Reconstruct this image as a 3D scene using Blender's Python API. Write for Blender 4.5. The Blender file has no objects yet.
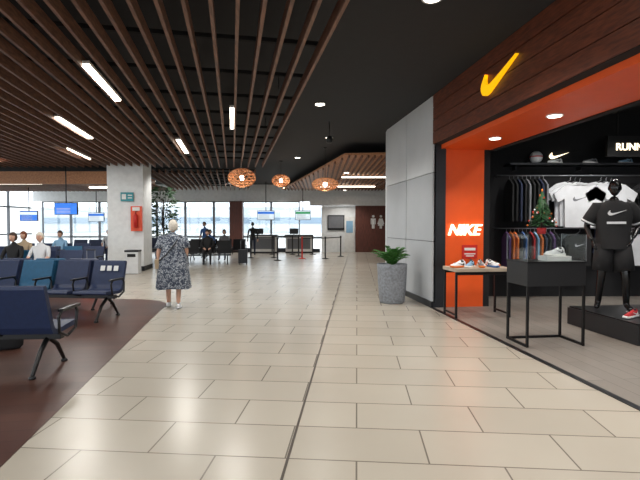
import bpy, bmesh, math, random
from mathutils import Vector, Matrix
random.seed(4)
scene = bpy.context.scene
COL = scene.collection
try:
    scene.view_settings.view_transform = 'Standard'
    scene.view_settings.look = 'None'
except Exception:
    pass

# ---------------------------------------------------------------- materials
MATS = {}
def srgb(c):
    return tuple(((x/255)/12.92 if x/255 <= 0.04045 else ((x/255+0.055)/1.055)**2.4) for x in c)
def mat(name, c, rough=0.6, metal=0.0, emit=0.0, var=0.06, scale=6.0, bump=0.0, coords='Object'):
    m = bpy.data.materials.new(name); m.use_nodes = True
    nt = m.node_tree; b = nt.nodes['Principled BSDF']
    col = srgb(c)
    tc = nt.nodes.new('ShaderNodeTexCoord')
    nz = nt.nodes.new('ShaderNodeTexNoise'); nz.inputs['Scale'].default_value = scale
    nz.inputs['Detail'].default_value = 3
    nt.links.new(tc.outputs[coords], nz.inputs['Vector'])
    rp = nt.nodes.new('ShaderNodeValToRGB')
    rp.color_ramp.elements[0].position = 0.3; rp.color_ramp.elements[1].position = 0.7
    rp.color_ramp.elements[0].color = (*[max(0, x*(1-var)) for x in col], 1)
    rp.color_ramp.elements[1].color = (*[min(1, x*(1+var)) for x in col], 1)
    nt.links.new(nz.outputs['Fac'], rp.inputs['Fac'])
    nt.links.new(rp.outputs['Color'], b.inputs['Base Color'])
    b.inputs['Roughness'].default_value = rough
    b.inputs['Metallic'].default_value = metal
    if emit:
        nt.links.new(rp.outputs['Color'], b.inputs['Emission Color'])
        b.inputs['Emission Strength'].default_value = emit
    if bump:
        bp = nt.nodes.new('ShaderNodeBump'); bp.inputs['Strength'].default_value = bump
        nt.links.new(nz.outputs['Fac'], bp.inputs['Height'])
        nt.links.new(bp.outputs['Normal'], b.inputs['Normal'])
    MATS[name] = m
    return m
def brick_mat(name, c1, c2, mortar, w, h, ms, rot, rough=0.3, offset=0.5, spec=0.5, noise=0.12):
    m = bpy.data.materials.new(name); m.use_nodes = True
    nt = m.node_tree; b = nt.nodes['Principled BSDF']
    tc = nt.nodes.new('ShaderNodeTexCoord'); mp = nt.nodes.new('ShaderNodeMapping')
    mp.inputs['Rotation'].default_value = rot
    br = nt.nodes.new('ShaderNodeTexBrick')
    br.offset = offset
    br.inputs['Color1'].default_value = (*srgb(c1), 1); br.inputs['Color2'].default_value = (*srgb(c2), 1)
    br.inputs['Mortar'].default_value = (*srgb(mortar), 1)
    br.inputs['Scale'].default_value = 1; br.inputs['Mortar Size'].default_value = ms
    br.inputs['Mortar Smooth'].default_value = 0.1
    br.inputs['Brick Width'].default_value = w; br.inputs['Row Height'].default_value = h
    nt.links.new(tc.outputs['Object'], mp.inputs['Vector']); nt.links.new(mp.outputs['Vector'], br.inputs['Vector'])
    nz = nt.nodes.new('ShaderNodeTexNoise'); nz.inputs['Scale'].default_value = 1.3; nz.inputs['Detail'].default_value = 6
    nt.links.new(tc.outputs['Object'], nz.inputs['Vector'])
    mr = nt.nodes.new('ShaderNodeMapRange'); mr.inputs['To Min'].default_value = 1-noise; mr.inputs['To Max'].default_value = 1+noise
    nt.links.new(nz.outputs['Fac'], mr.inputs['Value'])
    mx = nt.nodes.new('ShaderNodeVectorMath'); mx.operation = 'SCALE'
    nt.links.new(br.outputs['Color'], mx.inputs[0]); nt.links.new(mr.outputs['Result'], mx.inputs['Scale'])
    nt.links.new(mx.outputs['Vector'], b.inputs['Base Color'])
    b.inputs['Roughness'].default_value = rough
    b.inputs['Specular IOR Level'].default_value = spec
    MATS[name] = m
    return m
def wood_mat(name, c1, c2, rough=0.5, stretch=(1, 1, 12), scale=3.0):
    m = bpy.data.materials.new(name); m.use_nodes = True
    nt = m.node_tree; b = nt.nodes['Principled BSDF']
    tc = nt.nodes.new('ShaderNodeTexCoord'); mp = nt.nodes.new('ShaderNodeMapping')
    mp.inputs['Scale'].default_value = stretch
    nz = nt.nodes.new('ShaderNodeTexNoise'); nz.inputs['Scale'].default_value = scale; nz.inputs['Detail'].default_value = 6
    rp = nt.nodes.new('ShaderNodeValToRGB')
    rp.color_ramp.elements[0].position = 0.35; rp.color_ramp.elements[1].position = 0.65
    rp.color_ramp.elements[0].color = (*srgb(c1), 1); rp.color_ramp.elements[1].color = (*srgb(c2), 1)
    nt.links.new(tc.outputs['Object'], mp.inputs['Vector']); nt.links.new(mp.outputs['Vector'], nz.inputs['Vector'])
    nt.links.new(nz.outputs['Fac'], rp.inputs['Fac']); nt.links.new(rp.outputs['Color'], b.inputs['Base Color'])
    b.inputs['Roughness'].default_value = rough
    MATS[name] = m
    return m

brick_mat('floor_tile', (178, 171, 158), (170, 163, 150), (112, 105, 96), 0.95, 0.5, 0.006, (0, 0, math.radians(4.6)), rough=0.27, noise=0.07)
brick_mat('shop_floor_m', (132, 125, 118), (120, 114, 107), (92, 86, 80), 1.2, 0.2, 0.004, (0, 0, math.radians(83)), rough=0.45)
brick_mat('brown_floor_m', (84, 56, 46), (72, 47, 39), (52, 34, 29), 1.4, 0.18, 0.004, (0, 0, math.radians(-10)), rough=0.33)
mat('joint', (70, 62, 54), 0.6)
mat('black_ceiling', (38, 38, 40), 0.85)
mat('black', (18, 18, 20), 0.45)
mat('matte_black', (22, 22, 24), 0.9)
mat('frame_black', (30, 29, 30), 0.35, 0.6)
mat('white', (225, 225, 222), 0.6)
mat('white_wall', (226, 228, 228), 0.7)
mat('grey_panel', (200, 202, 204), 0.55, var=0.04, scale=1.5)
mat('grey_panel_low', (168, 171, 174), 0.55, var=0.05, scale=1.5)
mat('orange', (236, 90, 26), 0.45, var=0.03)
mat('red', (200, 40, 30), 0.5)
mat('red_orange', (226, 84, 50), 0.5)
mat('yellow_glow', (255, 190, 10), 0.4, emit=0.8, var=0.0)
mat('sign_glow', (255, 236, 200), 0.4, emit=2.5, var=0.0)
mat('lamp_glow', (255, 246, 232), 0.4, emit=9.0, var=0.0)
mat('tube_glow', (255, 244, 224), 0.4, emit=8.0, var=0.0)
mat('screen_blue', (40, 110, 210), 0.3, emit=0.9, var=0.3, scale=3)
mat('screen_white', (210, 225, 235), 0.3, emit=1.0, var=0.1)
mat('screen_green', (70, 160, 110), 0.3, emit=0.7)
wood_mat('slat_wood', (98, 68, 53), (134, 95, 74), 0.55, (12, 1, 12))
wood_mat('raft_wood', (160, 108, 72), (196, 138, 94), 0.5, (12, 1, 12))
wood_mat('fascia_wood', (84, 44, 31), (122, 66, 44), 0.4, (14, 1.2, 14), 3)
wood_mat('door_wood', (84, 46, 38), (108, 62, 50), 0.5, (10, 10, 1))
wood_mat('table_wood', (164, 150, 134), (184, 170, 152), 0.45, (1, 8, 8))
mat('navy', (30, 44, 76), 0.5, var=0.12, scale=20)
mat('teal', (22, 84, 118), 0.5, var=0.1, scale=20)
mat('arm_black', (16, 16, 18), 0.35)
mat('metal', (150, 152, 156), 0.3, 0.9)
mat('dark_metal', (46, 47, 50), 0.4, 0.7)
mat('window_frame', (110, 114, 120), 0.5, 0.2)
mat('pot', (128, 132, 138), 0.7, var=0.28, scale=26, bump=0.2)
mat('soil', (48, 36, 28), 0.95, bump=0.4)
mat('leaf', (58, 108, 44), 0.5, var=0.3, scale=9)
mat('leaf_dark', (34, 62, 34), 0.6, var=0.3, scale=9)
mat('tree_green', (30, 80, 38), 0.6, var=0.3, scale=30)
mat('rattan', (206, 146, 100), 0.6, var=0.15, scale=12)
mat('skin', (206, 160, 136), 0.55)
mat('hair_grey', (214, 206, 192), 0.7, var=0.12, scale=40, bump=0.3)
mat('hair_brown', (64, 44, 32), 0.7, bump=0.3)
mat('hair_black', (22, 20, 20), 0.6)
mat('hair_red', (120, 62, 36), 0.7)
mat('cloth_white', (206, 208, 211), 0.85)
mat('cloth_blue', (60, 96, 150), 0.85)
mat('cloth_lblue', (136, 176, 206), 0.85)
mat('cloth_navy', (34, 42, 66), 0.85)
mat('cloth_black', (22, 22, 24), 0.85)
mat('cloth_grey', (110, 112, 116), 0.85)
mat('cloth_red', (176, 44, 48), 0.85)
mat('cloth_orange', (214, 110, 40), 0.85)
mat('cloth_purple', (92, 62, 110), 0.85)
mat('cloth_tan', (170, 150, 122), 0.85)
mat('glow_green', (90, 190, 60), 0.6)
mat('mannequin_black', (14, 14, 15), 0.25)
mat('concrete_out', (208, 208, 204), 0.9, scale=0.4)
mat('build_out', (196, 204, 212), 0.8)
mat('build_glass', (130, 150, 168), 0.4)
mat('eye', (30, 26, 24), 0.3)
mat('lip', (160, 90, 84), 0.5)
mat('white_gloss', (222, 224, 226), 0.3)
mat('sign_teal', (40, 140, 150), 0.5)
# floral dress
m = bpy.data.materials.new('dress_print'); m.use_nodes = True; nt = m.node_tree; b = nt.nodes['Principled BSDF']
tc = nt.nodes.new('ShaderNodeTexCoord'); nz = nt.nodes.new('ShaderNodeTexNoise'); nz.inputs['Scale'].default_value = 20; nz.inputs['Detail'].default_value = 2; nz.inputs['Distortion'].default_value = 1.6
rp = nt.nodes.new('ShaderNodeValToRGB'); rp.color_ramp.interpolation = 'CONSTANT'
e = rp.color_ramp.elements; e[0].position = 0; e[0].color = (*srgb((54, 62, 78)), 1); e[1].position = 0.5; e[1].color = (*srgb((122, 130, 142)), 1)
x = e.new(0.55); x.color = (*srgb((184, 188, 192)), 1); x = e.new(0.62); x.color = (*srgb((72, 82, 98)), 1)
nt.links.new(tc.outputs['Object'], nz.inputs['Vector']); nt.links.new(nz.outputs['Fac'], rp.inputs['Fac']); nt.links.new(rp.outputs['Color'], b.inputs['Base Color'])
b.inputs['Roughness'].default_value = 0.85; MATS['dress_print'] = m
# glass
m = bpy.data.materials.new('glass'); m.use_nodes = True; nt = m.node_tree
for n in list(nt.nodes): nt.nodes.remove(n)
o = nt.nodes.new('ShaderNodeOutputMaterial'); t = nt.nodes.new('ShaderNodeBsdfTransparent'); g = nt.nodes.new('ShaderNodeBsdfGlossy'); g.inputs['Roughness'].default_value = 0.03
t.inputs['Color'].default_value = (0.95, 0.97, 0.97, 1)
mx = nt.nodes.new('ShaderNodeMixShader'); mx.inputs['Fac'].default_value = 0.08
nt.links.new(t.outputs[0], mx.inputs[1]); nt.links.new(g.outputs[0], mx.inputs[2]); nt.links.new(mx.outputs[0], o.inputs['Surface']); MATS['glass'] = m

# ---------------------------------------------------------------- mesh builder
class MB:
    def __init__(s): s.v = []; s.f = []; s.m = []; s.sm = []; s.names = []; s.M = Matrix.Identity(4)
    def mi(s, n):
        if n not in s.names: s.names.append(n)
        return s.names.index(n)
    def add(s, vs, fs, mt, smooth=False):
        o = len(s.v); s.v += [tuple(s.M @ Vector(p)) for p in vs]
        for i, f in enumerate(fs):
            s.f.append([o+k for k in f]); s.sm.append(smooth)
            s.m.append(s.mi(mt if isinstance(mt, str) else mt[i]))
    def box(s, c, d, mt, R=None):
        R = R or Matrix.Identity(3); c = Vector(c)
        vs = [c + R @ Vector((sx*d[0]/2, sy*d[1]/2, sz*d[2]/2)) for sz in (-1, 1) for sx, sy in ((-1, -1), (1, -1), (1, 1), (-1, 1))]
        s.add(vs, [(3, 2, 1, 0), (4, 5, 6, 7), (0, 1, 5, 4), (1, 2, 6, 5), (2, 3, 7, 6), (3, 0, 4, 7)], mt)
    def slab(s, pts, z0, z1, mt):
        n = len(pts); a = sum(pts[i][0]*pts[(i+1) % n][1]-pts[(i+1) % n][0]*pts[i][1] for i in range(n))
        if a < 0: pts = pts[::-1]
        s.add([(p[0], p[1], z0) for p in pts]+[(p[0], p[1], z1) for p in pts],
              [list(range(n))[::-1], list(range(n, 2*n))]+[(i, (i+1) % n, n+(i+1) % n, n+i) for i in range(n)], mt)
    def prism(s, poly, o, ax, ay, az, mt, smooth=False):
        o, ax, ay, az = map(Vector, (o, ax, ay, az)); n = len(poly)
        vs = [o+ax*p[0]+ay*p[1] for p in poly]+[o+ax*p[0]+ay*p[1]+az for p in poly]
        s.add(vs, [list(range(n))[::-1], list(range(n, 2*n))]+[(i, (i+1) % n, n+(i+1) % n, n+i) for i in range(n)], mt, smooth)
    def tube(s, pts, rs, mt, seg=10, closed=False):
        pts = [Vector(p) for p in pts]
        if not hasattr(rs, '__len__'): rs = [rs]*len(pts)
        rings = []; prev = None
        for i, p in enumerate(pts):
            a = pts[max(i-1, 0)]; c = pts[min(i+1, len(pts)-1)]
            if closed: a = pts[i-1]; c = pts[(i+1) % len(pts)]
            d = (c-a).normalized()
            if prev is None:
                prev = d.orthogonal().normalized()
            u = (prev-d*prev.dot(d)).normalized(); prev = u; w = d.cross(u)
            rings.append([p+(u*math.cos(t*2*math.pi/seg)+w*math.sin(t*2*math.pi/seg))*rs[i] for t in range(seg)])
        s.loft(rings, mt, closed=closed)
    def loft(s, rings, mt, cap=True, closed=False):
        n = len(rings[0]); vs = [p for r in rings for p in r]; fs = []
        k = len(rings)
        for i in range(k if closed else k-1):
            j = (i+1) % k
            for t in range(n): fs.append((i*n+t, i*n+(t+1) % n, j*n+(t+1) % n, j*n+t))
        if cap and not closed: fs.append(list(range(n))[::-1]); fs.append(list(range((k-1)*n, k*n)))
        s.add(vs, fs, mt, True)
    def lathe(s, c, prof, mt, seg=28):
        s.loft([[(c[0]+r*math.cos(2*math.pi*t/seg), c[1]+r*math.sin(2*math.pi*t/seg), c[2]+z) for t in range(seg)] for r, z in prof], mt)
    def ell(s, c, r, mt, R=None, su=14, sv=9, fn=None):
        R = R or Matrix.Identity(3); c = Vector(c); vs = []; fs = []
        for i in range(sv+1):
            ph = -math.pi/2+math.pi*i/sv
            for j in range(su):
                th = 2*math.pi*j/su
                p = Vector((math.cos(ph)*math.cos(th), math.cos(ph)*math.sin(th), math.sin(ph)))
                q = fn(p) if fn else p
                vs.append(c+R @ Vector((q[0]*r[0], q[1]*r[1], q[2]*r[2])))
        for i in range(sv):
            for j in range(su): fs.append((i*su+j, i*su+(j+1) % su, (i+1)*su+(j+1) % su, (i+1)*su+j))
        s.add(vs, fs, mt, True)
    def obj(s, name, loc=(0, 0, 0), rot=0, bevel=0, parent=None, scale=1):
        me = bpy.data.meshes.new(name); me.from_pydata(s.v, [], s.f)
        for n in s.names: me.materials.append(MATS[n])
        me.polygons.foreach_set('material_index', s.m); me.polygons.foreach_set('use_smooth', s.sm); me.update()
        bm = bmesh.new(); bm.from_mesh(me); bmesh.ops.recalc_face_normals(bm, faces=bm.faces); bm.to_mesh(me); bm.free()
        ob = bpy.data.objects.new(name, me); COL.objects.link(ob); ob.location = loc; ob.rotation_euler = (0, 0, rot); ob.scale = (scale,)*3
        if bevel:
            bv = ob.modifiers.new('bevel', 'BEVEL'); bv.width = bevel; bv.segments = 2; bv.limit_method = 'ANGLE'
        if parent: ob.parent = parent
        return ob
def Rz(a): return Matrix.Rotation(a, 3, 'Z')

def skin(mb, pts, edges, rad, matfn, sub=2):
    me = bpy.data.meshes.new('tmp'); me.from_pydata(pts, edges, []); me.update()
    ob = bpy.data.objects.new('tmp', me); COL.objects.link(ob)
    bm = bmesh.new(); bm.from_mesh(me); ly = bm.verts.layers.skin.verify()
    for i, vv in enumerate(bm.verts):
        r = rad[i]; vv[ly].radius = r if hasattr(r, '__len__') else (r, r); vv[ly].use_root = (i == 0)
    bm.to_mesh(me); bm.free()
    md = ob.modifiers.new('s', 'SKIN'); md.branch_smoothing = 0.4; md.use_smooth_shade = True
    ss = ob.modifiers.new('u', 'SUBSURF'); ss.levels = sub; ss.render_levels = sub
    dg = bpy.context.evaluated_depsgraph_get(); dg.update()
    ev = ob.evaluated_get(dg); em = ev.to_mesh()
    vs = [v.co.copy() for v in em.vertices]; fs = [list(p.vertices) for p in em.polygons]
    ev.to_mesh_clear(); bpy.data.objects.remove(ob); bpy.data.meshes.remove(me)
    ms = []
    for f in fs:
        c = sum((vs[k] for k in f), Vector())/len(f); ms.append(matfn(c))
    mb.add(vs, fs, ms, True)

# ---------------------------------------------------------------- humans
EDG = [('pel', 'wai', 'torso'), ('wai', 'che', 'torso'), ('che', 'nb', 'torso'), ('nb', 'nk', 'neck'),
       ('che', 'shL', 'torso'), ('shL', 'elL', 'uarm'), ('elL', 'wrL', 'farm'), ('che', 'shR', 'torso'), ('shR', 'elR', 'uarm'), ('elR', 'wrR', 'farm'),
       ('pel', 'hiL', 'hip'), ('hiL', 'knL', 'thigh'), ('knL', 'anL', 'shin'), ('anL', 'toL', 'foot'),
       ('pel', 'hiR', 'hip'), ('hiR', 'knR', 'thigh'), ('knR', 'anR', 'shin'), ('anR', 'toR', 'foot')]
RAD = dict(pel=(.15, .12), wai=(.135, .11), che=(.15, .115), nb=(.065, .065), nk=(.05, .05), sh=.062, el=.042, wr=.027, hi=.088, kn=.058, an=.04, to=.034)
def hand(mb, w, d, n, mt, s=1.0, curl=0.5):
    w, d, n = Vector(w), Vector(d).normalized(), Vector(n); n = (n-d*n.dot(d)).normalized(); sd = d.cross(n)
    R = Matrix((sd, d, n)).transposed()
    mb.ell(w+d*.045*s, (.038*s, .055*s, .016*s), mt, R, 10, 7)
    for k, L in enumerate((.062, .074, .07, .056)):
        b = w+d*.088*s+sd*(-.028+.0187*k)*s
        p1 = b+(d*.55*L+n*L*.2*curl)*s; p2 = p1+(d*.42*L*(1-curl*.4)+n*L*.55*curl)*s
        mb.tube([b-d*.02*s, b, p1, p2], [.009*s, .0092*s, .0085*s, .006*s], mt, 7)
    b = w+d*.02*s-sd*.03*s
    mb.tube([b, b+(d*.022-sd*.02)*s, b+(d*.05-sd*.026+n*.01)*s], [.012*s, .0105*s, .007*s], mt, 7)
def head(mb, c, yaw, skinm, hairm, style='short', pitch=0.0, s=1.0):
    c = Vector(c); R = Matrix.Rotation(yaw, 3, 'Z') @ Matrix.Rotation(pitch, 3, 'X')
    def hf(p):
        x, y, z = p
        k = 1-0.30*max(0, -z)**1.3
        yy = y*(1-0.12*max(0, -z)) + (0.1*max(0, -z) if y > -0.2 else -0.0)
        return (x*k, yy, z)
    mb.ell(c, (.074*s, .094*s, .115*s), skinm, R, 20, 14, hf)
    P = lambda x, y, z: c+R @ Vector((x*s, y*s, z*s))
    mb.loft([[P(dx*a, y, z+dz*a) for dx, dz in ((-1, 0), (0, .7), (1, 0), (0, -.7))] for a, y, z in ((.018, .082, -.02), (.013, .103, -.028), (.004, .112, -.03))], skinm)
    ft = skinm == 'mannequin_black'
    for sx in (-1, 1):
        mb.ell(P(sx*.029, .086, .008), (.011*s, .007*s, .007*s), skinm if ft else 'white', R, 8, 6)
        if not ft:
            mb.ell(P(sx*.029, .092, .008), (.005*s, .003*s, .005*s), 'eye', R, 8, 6)
            mb.ell(P(sx*.029, .09, .026), (.015*s, .004*s, .003*s), hairm, R, 8, 6)
        mb.ell(P(sx*.073, .0, -.008), (.009*s, .019*s, .03*s), skinm, R, 8, 6)
    mb.ell(P(0, .09, -.06), (.022*s, .007*s, .007*s), skinm if ft else 'lip', R, 8, 6)
    if ft: return
    def hr(p):
        x, y, z = p
        low = {'short': -0.35, 'bob': -0.75, 'long': -1.0}[style]
        if (y > 0.35 and z < 0.45) or (z < low) or (style == 'short' and y > 0.05 and z < 0.0): return (x*.82, y*.82, z*.82)
        w = 1+.03*math.sin(14*x+9*z)*math.cos(11*y)
        return (x*w, y*w, z*w)
    mb.ell(P(0, -.006, .008), (.088*s, .108*s, .126*s), hairm, R, 28, 20, hr)
def human(mb, J, cl, skinm='skin', hairm='hair_brown', style='short', yaw=0, pitch=0, rad=None, heady=0, hands=True, handn=((0, 0, -1), (0, 0, -1)), curl=.5, rs=1.0, hs=1.0):
    R = dict(RAD); R.update(rad or {})
    keys = list(J.keys()); idx = {k: i for i, k in enumerate(keys)}
    pts = [Vector(J[k]) for k in keys]
    rr = []
    for k in keys:
        r = R.get(k, R.get(k[:2]))
        r = tuple(q*rs for q in r) if hasattr(r, '__len__') else r*rs
        rr.append(r)
    ed = [(idx[a], idx[b]) for a, b, l in EDG]
    def fn(c):
        best = None; bl = 'torso'
        for a, b, l in EDG:
            A, B = Vector(J[a]), Vector(J[b]); t = max(0, min(1, (c-A).dot(B-A)/max(1e-6, (B-A).length_squared)))
            d = (c-A-(B-A)*t).length - {'torso': .06, 'hip': .03, 'thigh': .02}.get(l, 0)
            if best is None or d < best: best = d; bl = l
        return cl.get(bl, skinm)
    skin(mb, pts, ed, rr, fn)
    hc = Vector(J['nk'])+Vector((0, 0.025*math.cos(yaw), .1*hs))
    head(mb, hc, yaw, skinm, hairm, style, pitch, hs)
    if hands:
        for side, nn in (('L', handn[0]), ('R', handn[1])):
            w, e_ = Vector(J['wr'+side]), Vector(J['el'+side])
            hand(mb, w, (w-e_), nn, cl.get('hand', skinm), 1.0, curl)

# ================================================================ ROOM
DS = -0.12   # store frontage direction dx/dy
DL = -0.19   # slat direction
def lineX(x0, y0, d, y): return x0+d*(y-y0)

mb = MB(); mb.slab([(-17, -6), (9.5, -6), (9.5, 29), (-17, 29)], -0.1, 0, 'floor_tile'); mb.obj('floor')
mb = MB(); j = lambda y: -0.16+.08*(y-3.71)
mb.slab([(j(-4)-.009, -4), (j(-4)+.009, -4), (j(26)+.009, 26), (j(26)-.009, 26)], 0.0, 0.002, 'joint'); mb.obj('trim_expansion_joint')
ex = lambda y: -2.18-.16*(y-3.71)
pts = [(-16.5, -5.5), (ex(-5.5), -5.5), (ex(8.6), 8.6)]
cx, cy, r = ex(8.6)-1.0, 8.7, 1.0
for a in range(0, 91, 10): pts.append((cx+r*math.cos(math.radians(a)), cy+r*math.sin(math.radians(a))))
pts += [(-16.5, 11.5)]
mb = MB(); mb.slab(pts, 0.0, 0.004, 'brown_floor_m'); mb.obj('floor_brown_inlay')
mb = MB(); mb.slab([(-17, -6), (9.5, -6), (9.5, 29), (-17, 29)], 4.0, 4.2, 'black_ceiling'); mb.obj('ceiling')

def slats(name, s0, s1, sp, y0, y1, z, d=DL, mt='slat_wood', h=.15, w=.038):
    mb = MB(); s = s0
    while s > s1:
        mb.slab([(s-w/2+d*y0, y0), (s+w/2+d*y0, y0), (s+w/2+d*y1, y1), (s-w/2+d*y1, y1)], z, z+h, mt); s -= sp
    yy = y0+.4
    while yy < y1:
        xa, xb = s0+d*yy, s1+d*yy
        mb.slab([(xa, yy-.02-d*0), (xa, yy+.03), (xb, yy+.03+(xa-xb)*d*1.0), (xb, yy-.02+(xa-xb)*d*1.0)], z+h, z+h+.05, 'matte_black'); yy += 1.2
    yy = y0+1
    while yy < y1-0.5:
        for s in (s0-.3, (s0+s1)/2, s1+.3):
            mb.tube([(s+d*yy, yy, z+h), (s+d*yy, yy, 4.0)], .008, 'dark_metal', 6)
        yy += 3
    mb.obj(name)
slats('ceiling_slat_screen', 1.06, -10.5, .25, -5.5, 16.2, 3.6)
slats('ceiling_slat_screen', 0.9, -3.4, .25, 18.0, 26.5, 3.6)

def linlight(s, y0, y1, z=3.62, d=DL, p=60):
    mb = MB(); w = .05
    c = [(s-w+d*y0, y0), (s+w+d*y0, y0), (s+w+d*y1, y1), (s-w+d*y1, y1)]
    mb.slab(c, z, z+.02, 'tube_glow'); w = .06
    c = [(s-w+d*y0, y0-.01), (s+w+d*y0, y0-.01), (s+w+d*y1, y1+.01), (s-w+d*y1, y1+.01)]
    mb.slab(c, z+.02, z+.06, 'white')
    mb.tube([(s+d*(y0+.2), y0+.2, z+.06), (s+d*(y0+.2), y0+.2, 4.0)], .005, 'dark_metal', 6)
    mb.tube([(s+d*(y1-.2), y1-.2, z+.06), (s+d*(y1-.2), y1-.2, 4.0)], .005, 'dark_metal', 6)
    ob = mb.obj('linear_ceiling_light')
    L = bpy.data.lights.new('tube_lamp', 'AREA'); L.shape = 'RECTANGLE'; L.size = .1; L.size_y = y1-y0; L.energy = p; L.color = (1, .97, .92)
    lo = bpy.data.objects.new('tube_lamp', L); COL.objects.link(lo); lo.parent = ob
    ym = (y0+y1)/2; lo.location = (s+d*ym, ym, z-.01); lo.rotation_euler = (0, 0, math.atan(-d))
for s, a, b_ in ((-1.89, 6.0, 7.7), (-3.35, 8.9, 11), (-4.45, 12.4, 14.4), (-1.30, 11.2, 13.2), (0.02, 8.2, 9.9), (0.02, 2.0, 3.8), (-3.35, 1.5, 3.5), (-5.6, 5.0, 7.0), (-6.6, 9, 11), (-1.2, -3, -1), (-4.5, -3, -1)):
    linlight(s, a, b_)

def downlight(x, y, z, p=120, col=(1, .97, .92), r=.09, ang=130, glow='lamp_glow'):
    mb = MB()
    mb.lathe((0, 0, 0), [(r*.2, 0.0), (r, -.0), (r*1.25, -.012), (r*1.25, .0), (r*1.2, .012)], 'white')
    mb.lathe((0, 0, -.013), [(.002, 0), (r*.95, 0), (r*.95, .008), (.002, .008)], glow)
    ob = mb.obj('recessed_downlight', (x, y, z-.012))
    L = bpy.data.lights.new('lamp', 'SPOT'); L.energy = p; L.spot_size = math.radians(ang); L.spot_blend = .6; L.shadow_soft_size = .08; L.color = col
    lo = bpy.data.objects.new('lamp', L); COL.objects.link(lo); lo.parent = ob; lo.location = (0, 0, -.04)
for x, y in ((0.0, 9.3), (.25, 12.8), (1.2, 5.0), (0.9, 1.5), (1.0, -2.5), (-.8, 16.5), (1.0, 17.5), (.2, 22), (1.4, 26), (-4.6, 24), (-10, 14.5), (-9, 25), (-13, 25), (-5.2, 17.2), (-2.2, 25.8)):  # past the first pair, added for fill; the far-left ones brighten dim walls
    downlight(x, y, 4.0 if (y < 14 or x < -.9 or (x < .5 and y < 17)) else 3.58, 230, r=.09)
mb = MB(); mb.tube([(0, 0, 0), (0, 0, -.35)], .012, 'black', 8); mb.lathe((0, 0, -.5), [(.002, 0), (.07, .01), (.08, .1), (.05, .16), (.002, .16)], 'black', 18); mb.obj('ceiling_speaker', (.22, 10.9, 4.0))

# ---------------- store front
A = (2.12, 8.7)
fx = lambda y, off=0: lineX(A[0]+off, A[1], DS, y)
yN = -4.0
mb = MB()
for k in range(4):
    z0 = 3.08+k*.23
    mb.slab([(fx(yN), yN), (fx(yN)+.14, yN), (fx(8.7)+.14, 8.7), (fx(8.7), 8.7)], z0+.006, z0+.224, 'fascia_wood')
mb.slab([(fx(yN)+.02, yN), (fx(yN)+.16, yN), (fx(8.7)+.16, 8.7), (fx(8.7)+.02, 8.7)], 3.08, 4.0, 'matte_black')
mb.obj('wall_storefront_fascia')
mb = MB()
nx, ny = .993, .12
def jp(w, dy=0): return (A[0]+nx*w+DS*dy, A[1]+ny*w+dy)
mb.slab([(fx(yN)+.16, yN), (fx(yN)+1.15, yN+.1), jp(1.14), jp(.16)], 3.0, 3.08, 'orange')
mb.slab([jp(.17), jp(1.02), jp(1.02, .12), jp(.17, .12)], 0.0, 3.0, 'orange')
mb.slab([jp(0), jp(.13), jp(.17, .16), jp(0, .16)], 0.0, 3.08, 'frame_black')
mb.slab([jp(.13), jp(.17), jp(.17, .1), jp(.13, .1)], 0.0, 3.0, 'orange')
mb.slab([jp(1.02), jp(1.14), jp(1.14, 1.2), jp(1.02, 1.2)], 0.0, 3.0, 'matte_black')
mb.slab([(fx(yN)+1.14, yN), (fx(yN)+1.24, yN), jp(1.24), jp(1.14)], 2.98, 4.0, 'matte_black')
mb.obj('wall_storefront_portal')
mb = MB()
B = (1.70, 11.8)
def gw(t, off=0): return (A[0]+(B[0]-A[0])*t+off, A[1]+(B[1]-A[1])*t)
for (t0, t1) in ((0.0, .49), (.5, 1.0)):
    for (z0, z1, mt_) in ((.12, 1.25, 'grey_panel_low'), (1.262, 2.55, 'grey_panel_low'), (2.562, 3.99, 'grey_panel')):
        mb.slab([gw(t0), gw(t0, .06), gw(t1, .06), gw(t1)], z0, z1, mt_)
mb.slab([gw(0, .03), gw(0, .25), gw(1, .25), gw(1, .03)], 0, 4.0, 'dark_metal')
mb.slab([gw(1, 0.02), gw(1, 8), (9.3, 12.1), (gw(1)[0]+.02, 12.1)], 0, 4.0, 'grey_panel')
mb.obj('wall_grey_panelled')
mb = MB(); mb.slab([gw(0, -.02), gw(0, 0), gw(1, 0), gw(1, -.02)], 0, .12, 'dark_metal'); mb.obj('baseboard_right')
mb = MB()
mb.slab([(fx(yN)+.0, yN), (9.3, yN), (9.3, 10.1), (3.2, 10.1), jp(1.0), jp(0.0)], 0.0, 0.004, 'shop_floor_m')
mb.obj('floor_store')
mb = MB()
mb.slab([(fx(yN)-.03, yN), (fx(yN)+.04, yN), (fx(8.68)+.04, 8.68), (fx(8.68)-.03, 8.68)], 0.004, 0.008, 'dark_metal'); mb.obj('trim_store_threshold')
mb = MB(); mb.slab([(3.0, 10.1), (9.3, 10.1), (9.3, 10.3), (3.0, 10.3)], 0, 4.0, 'matte_black'); mb.obj('wall_store_back')
mb = MB(); mb.slab([(9.3, -6), (9.5, -6), (9.5, 29), (9.3, 29)], 0, 4.0, 'matte_black'); mb.obj('wall_right')

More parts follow.
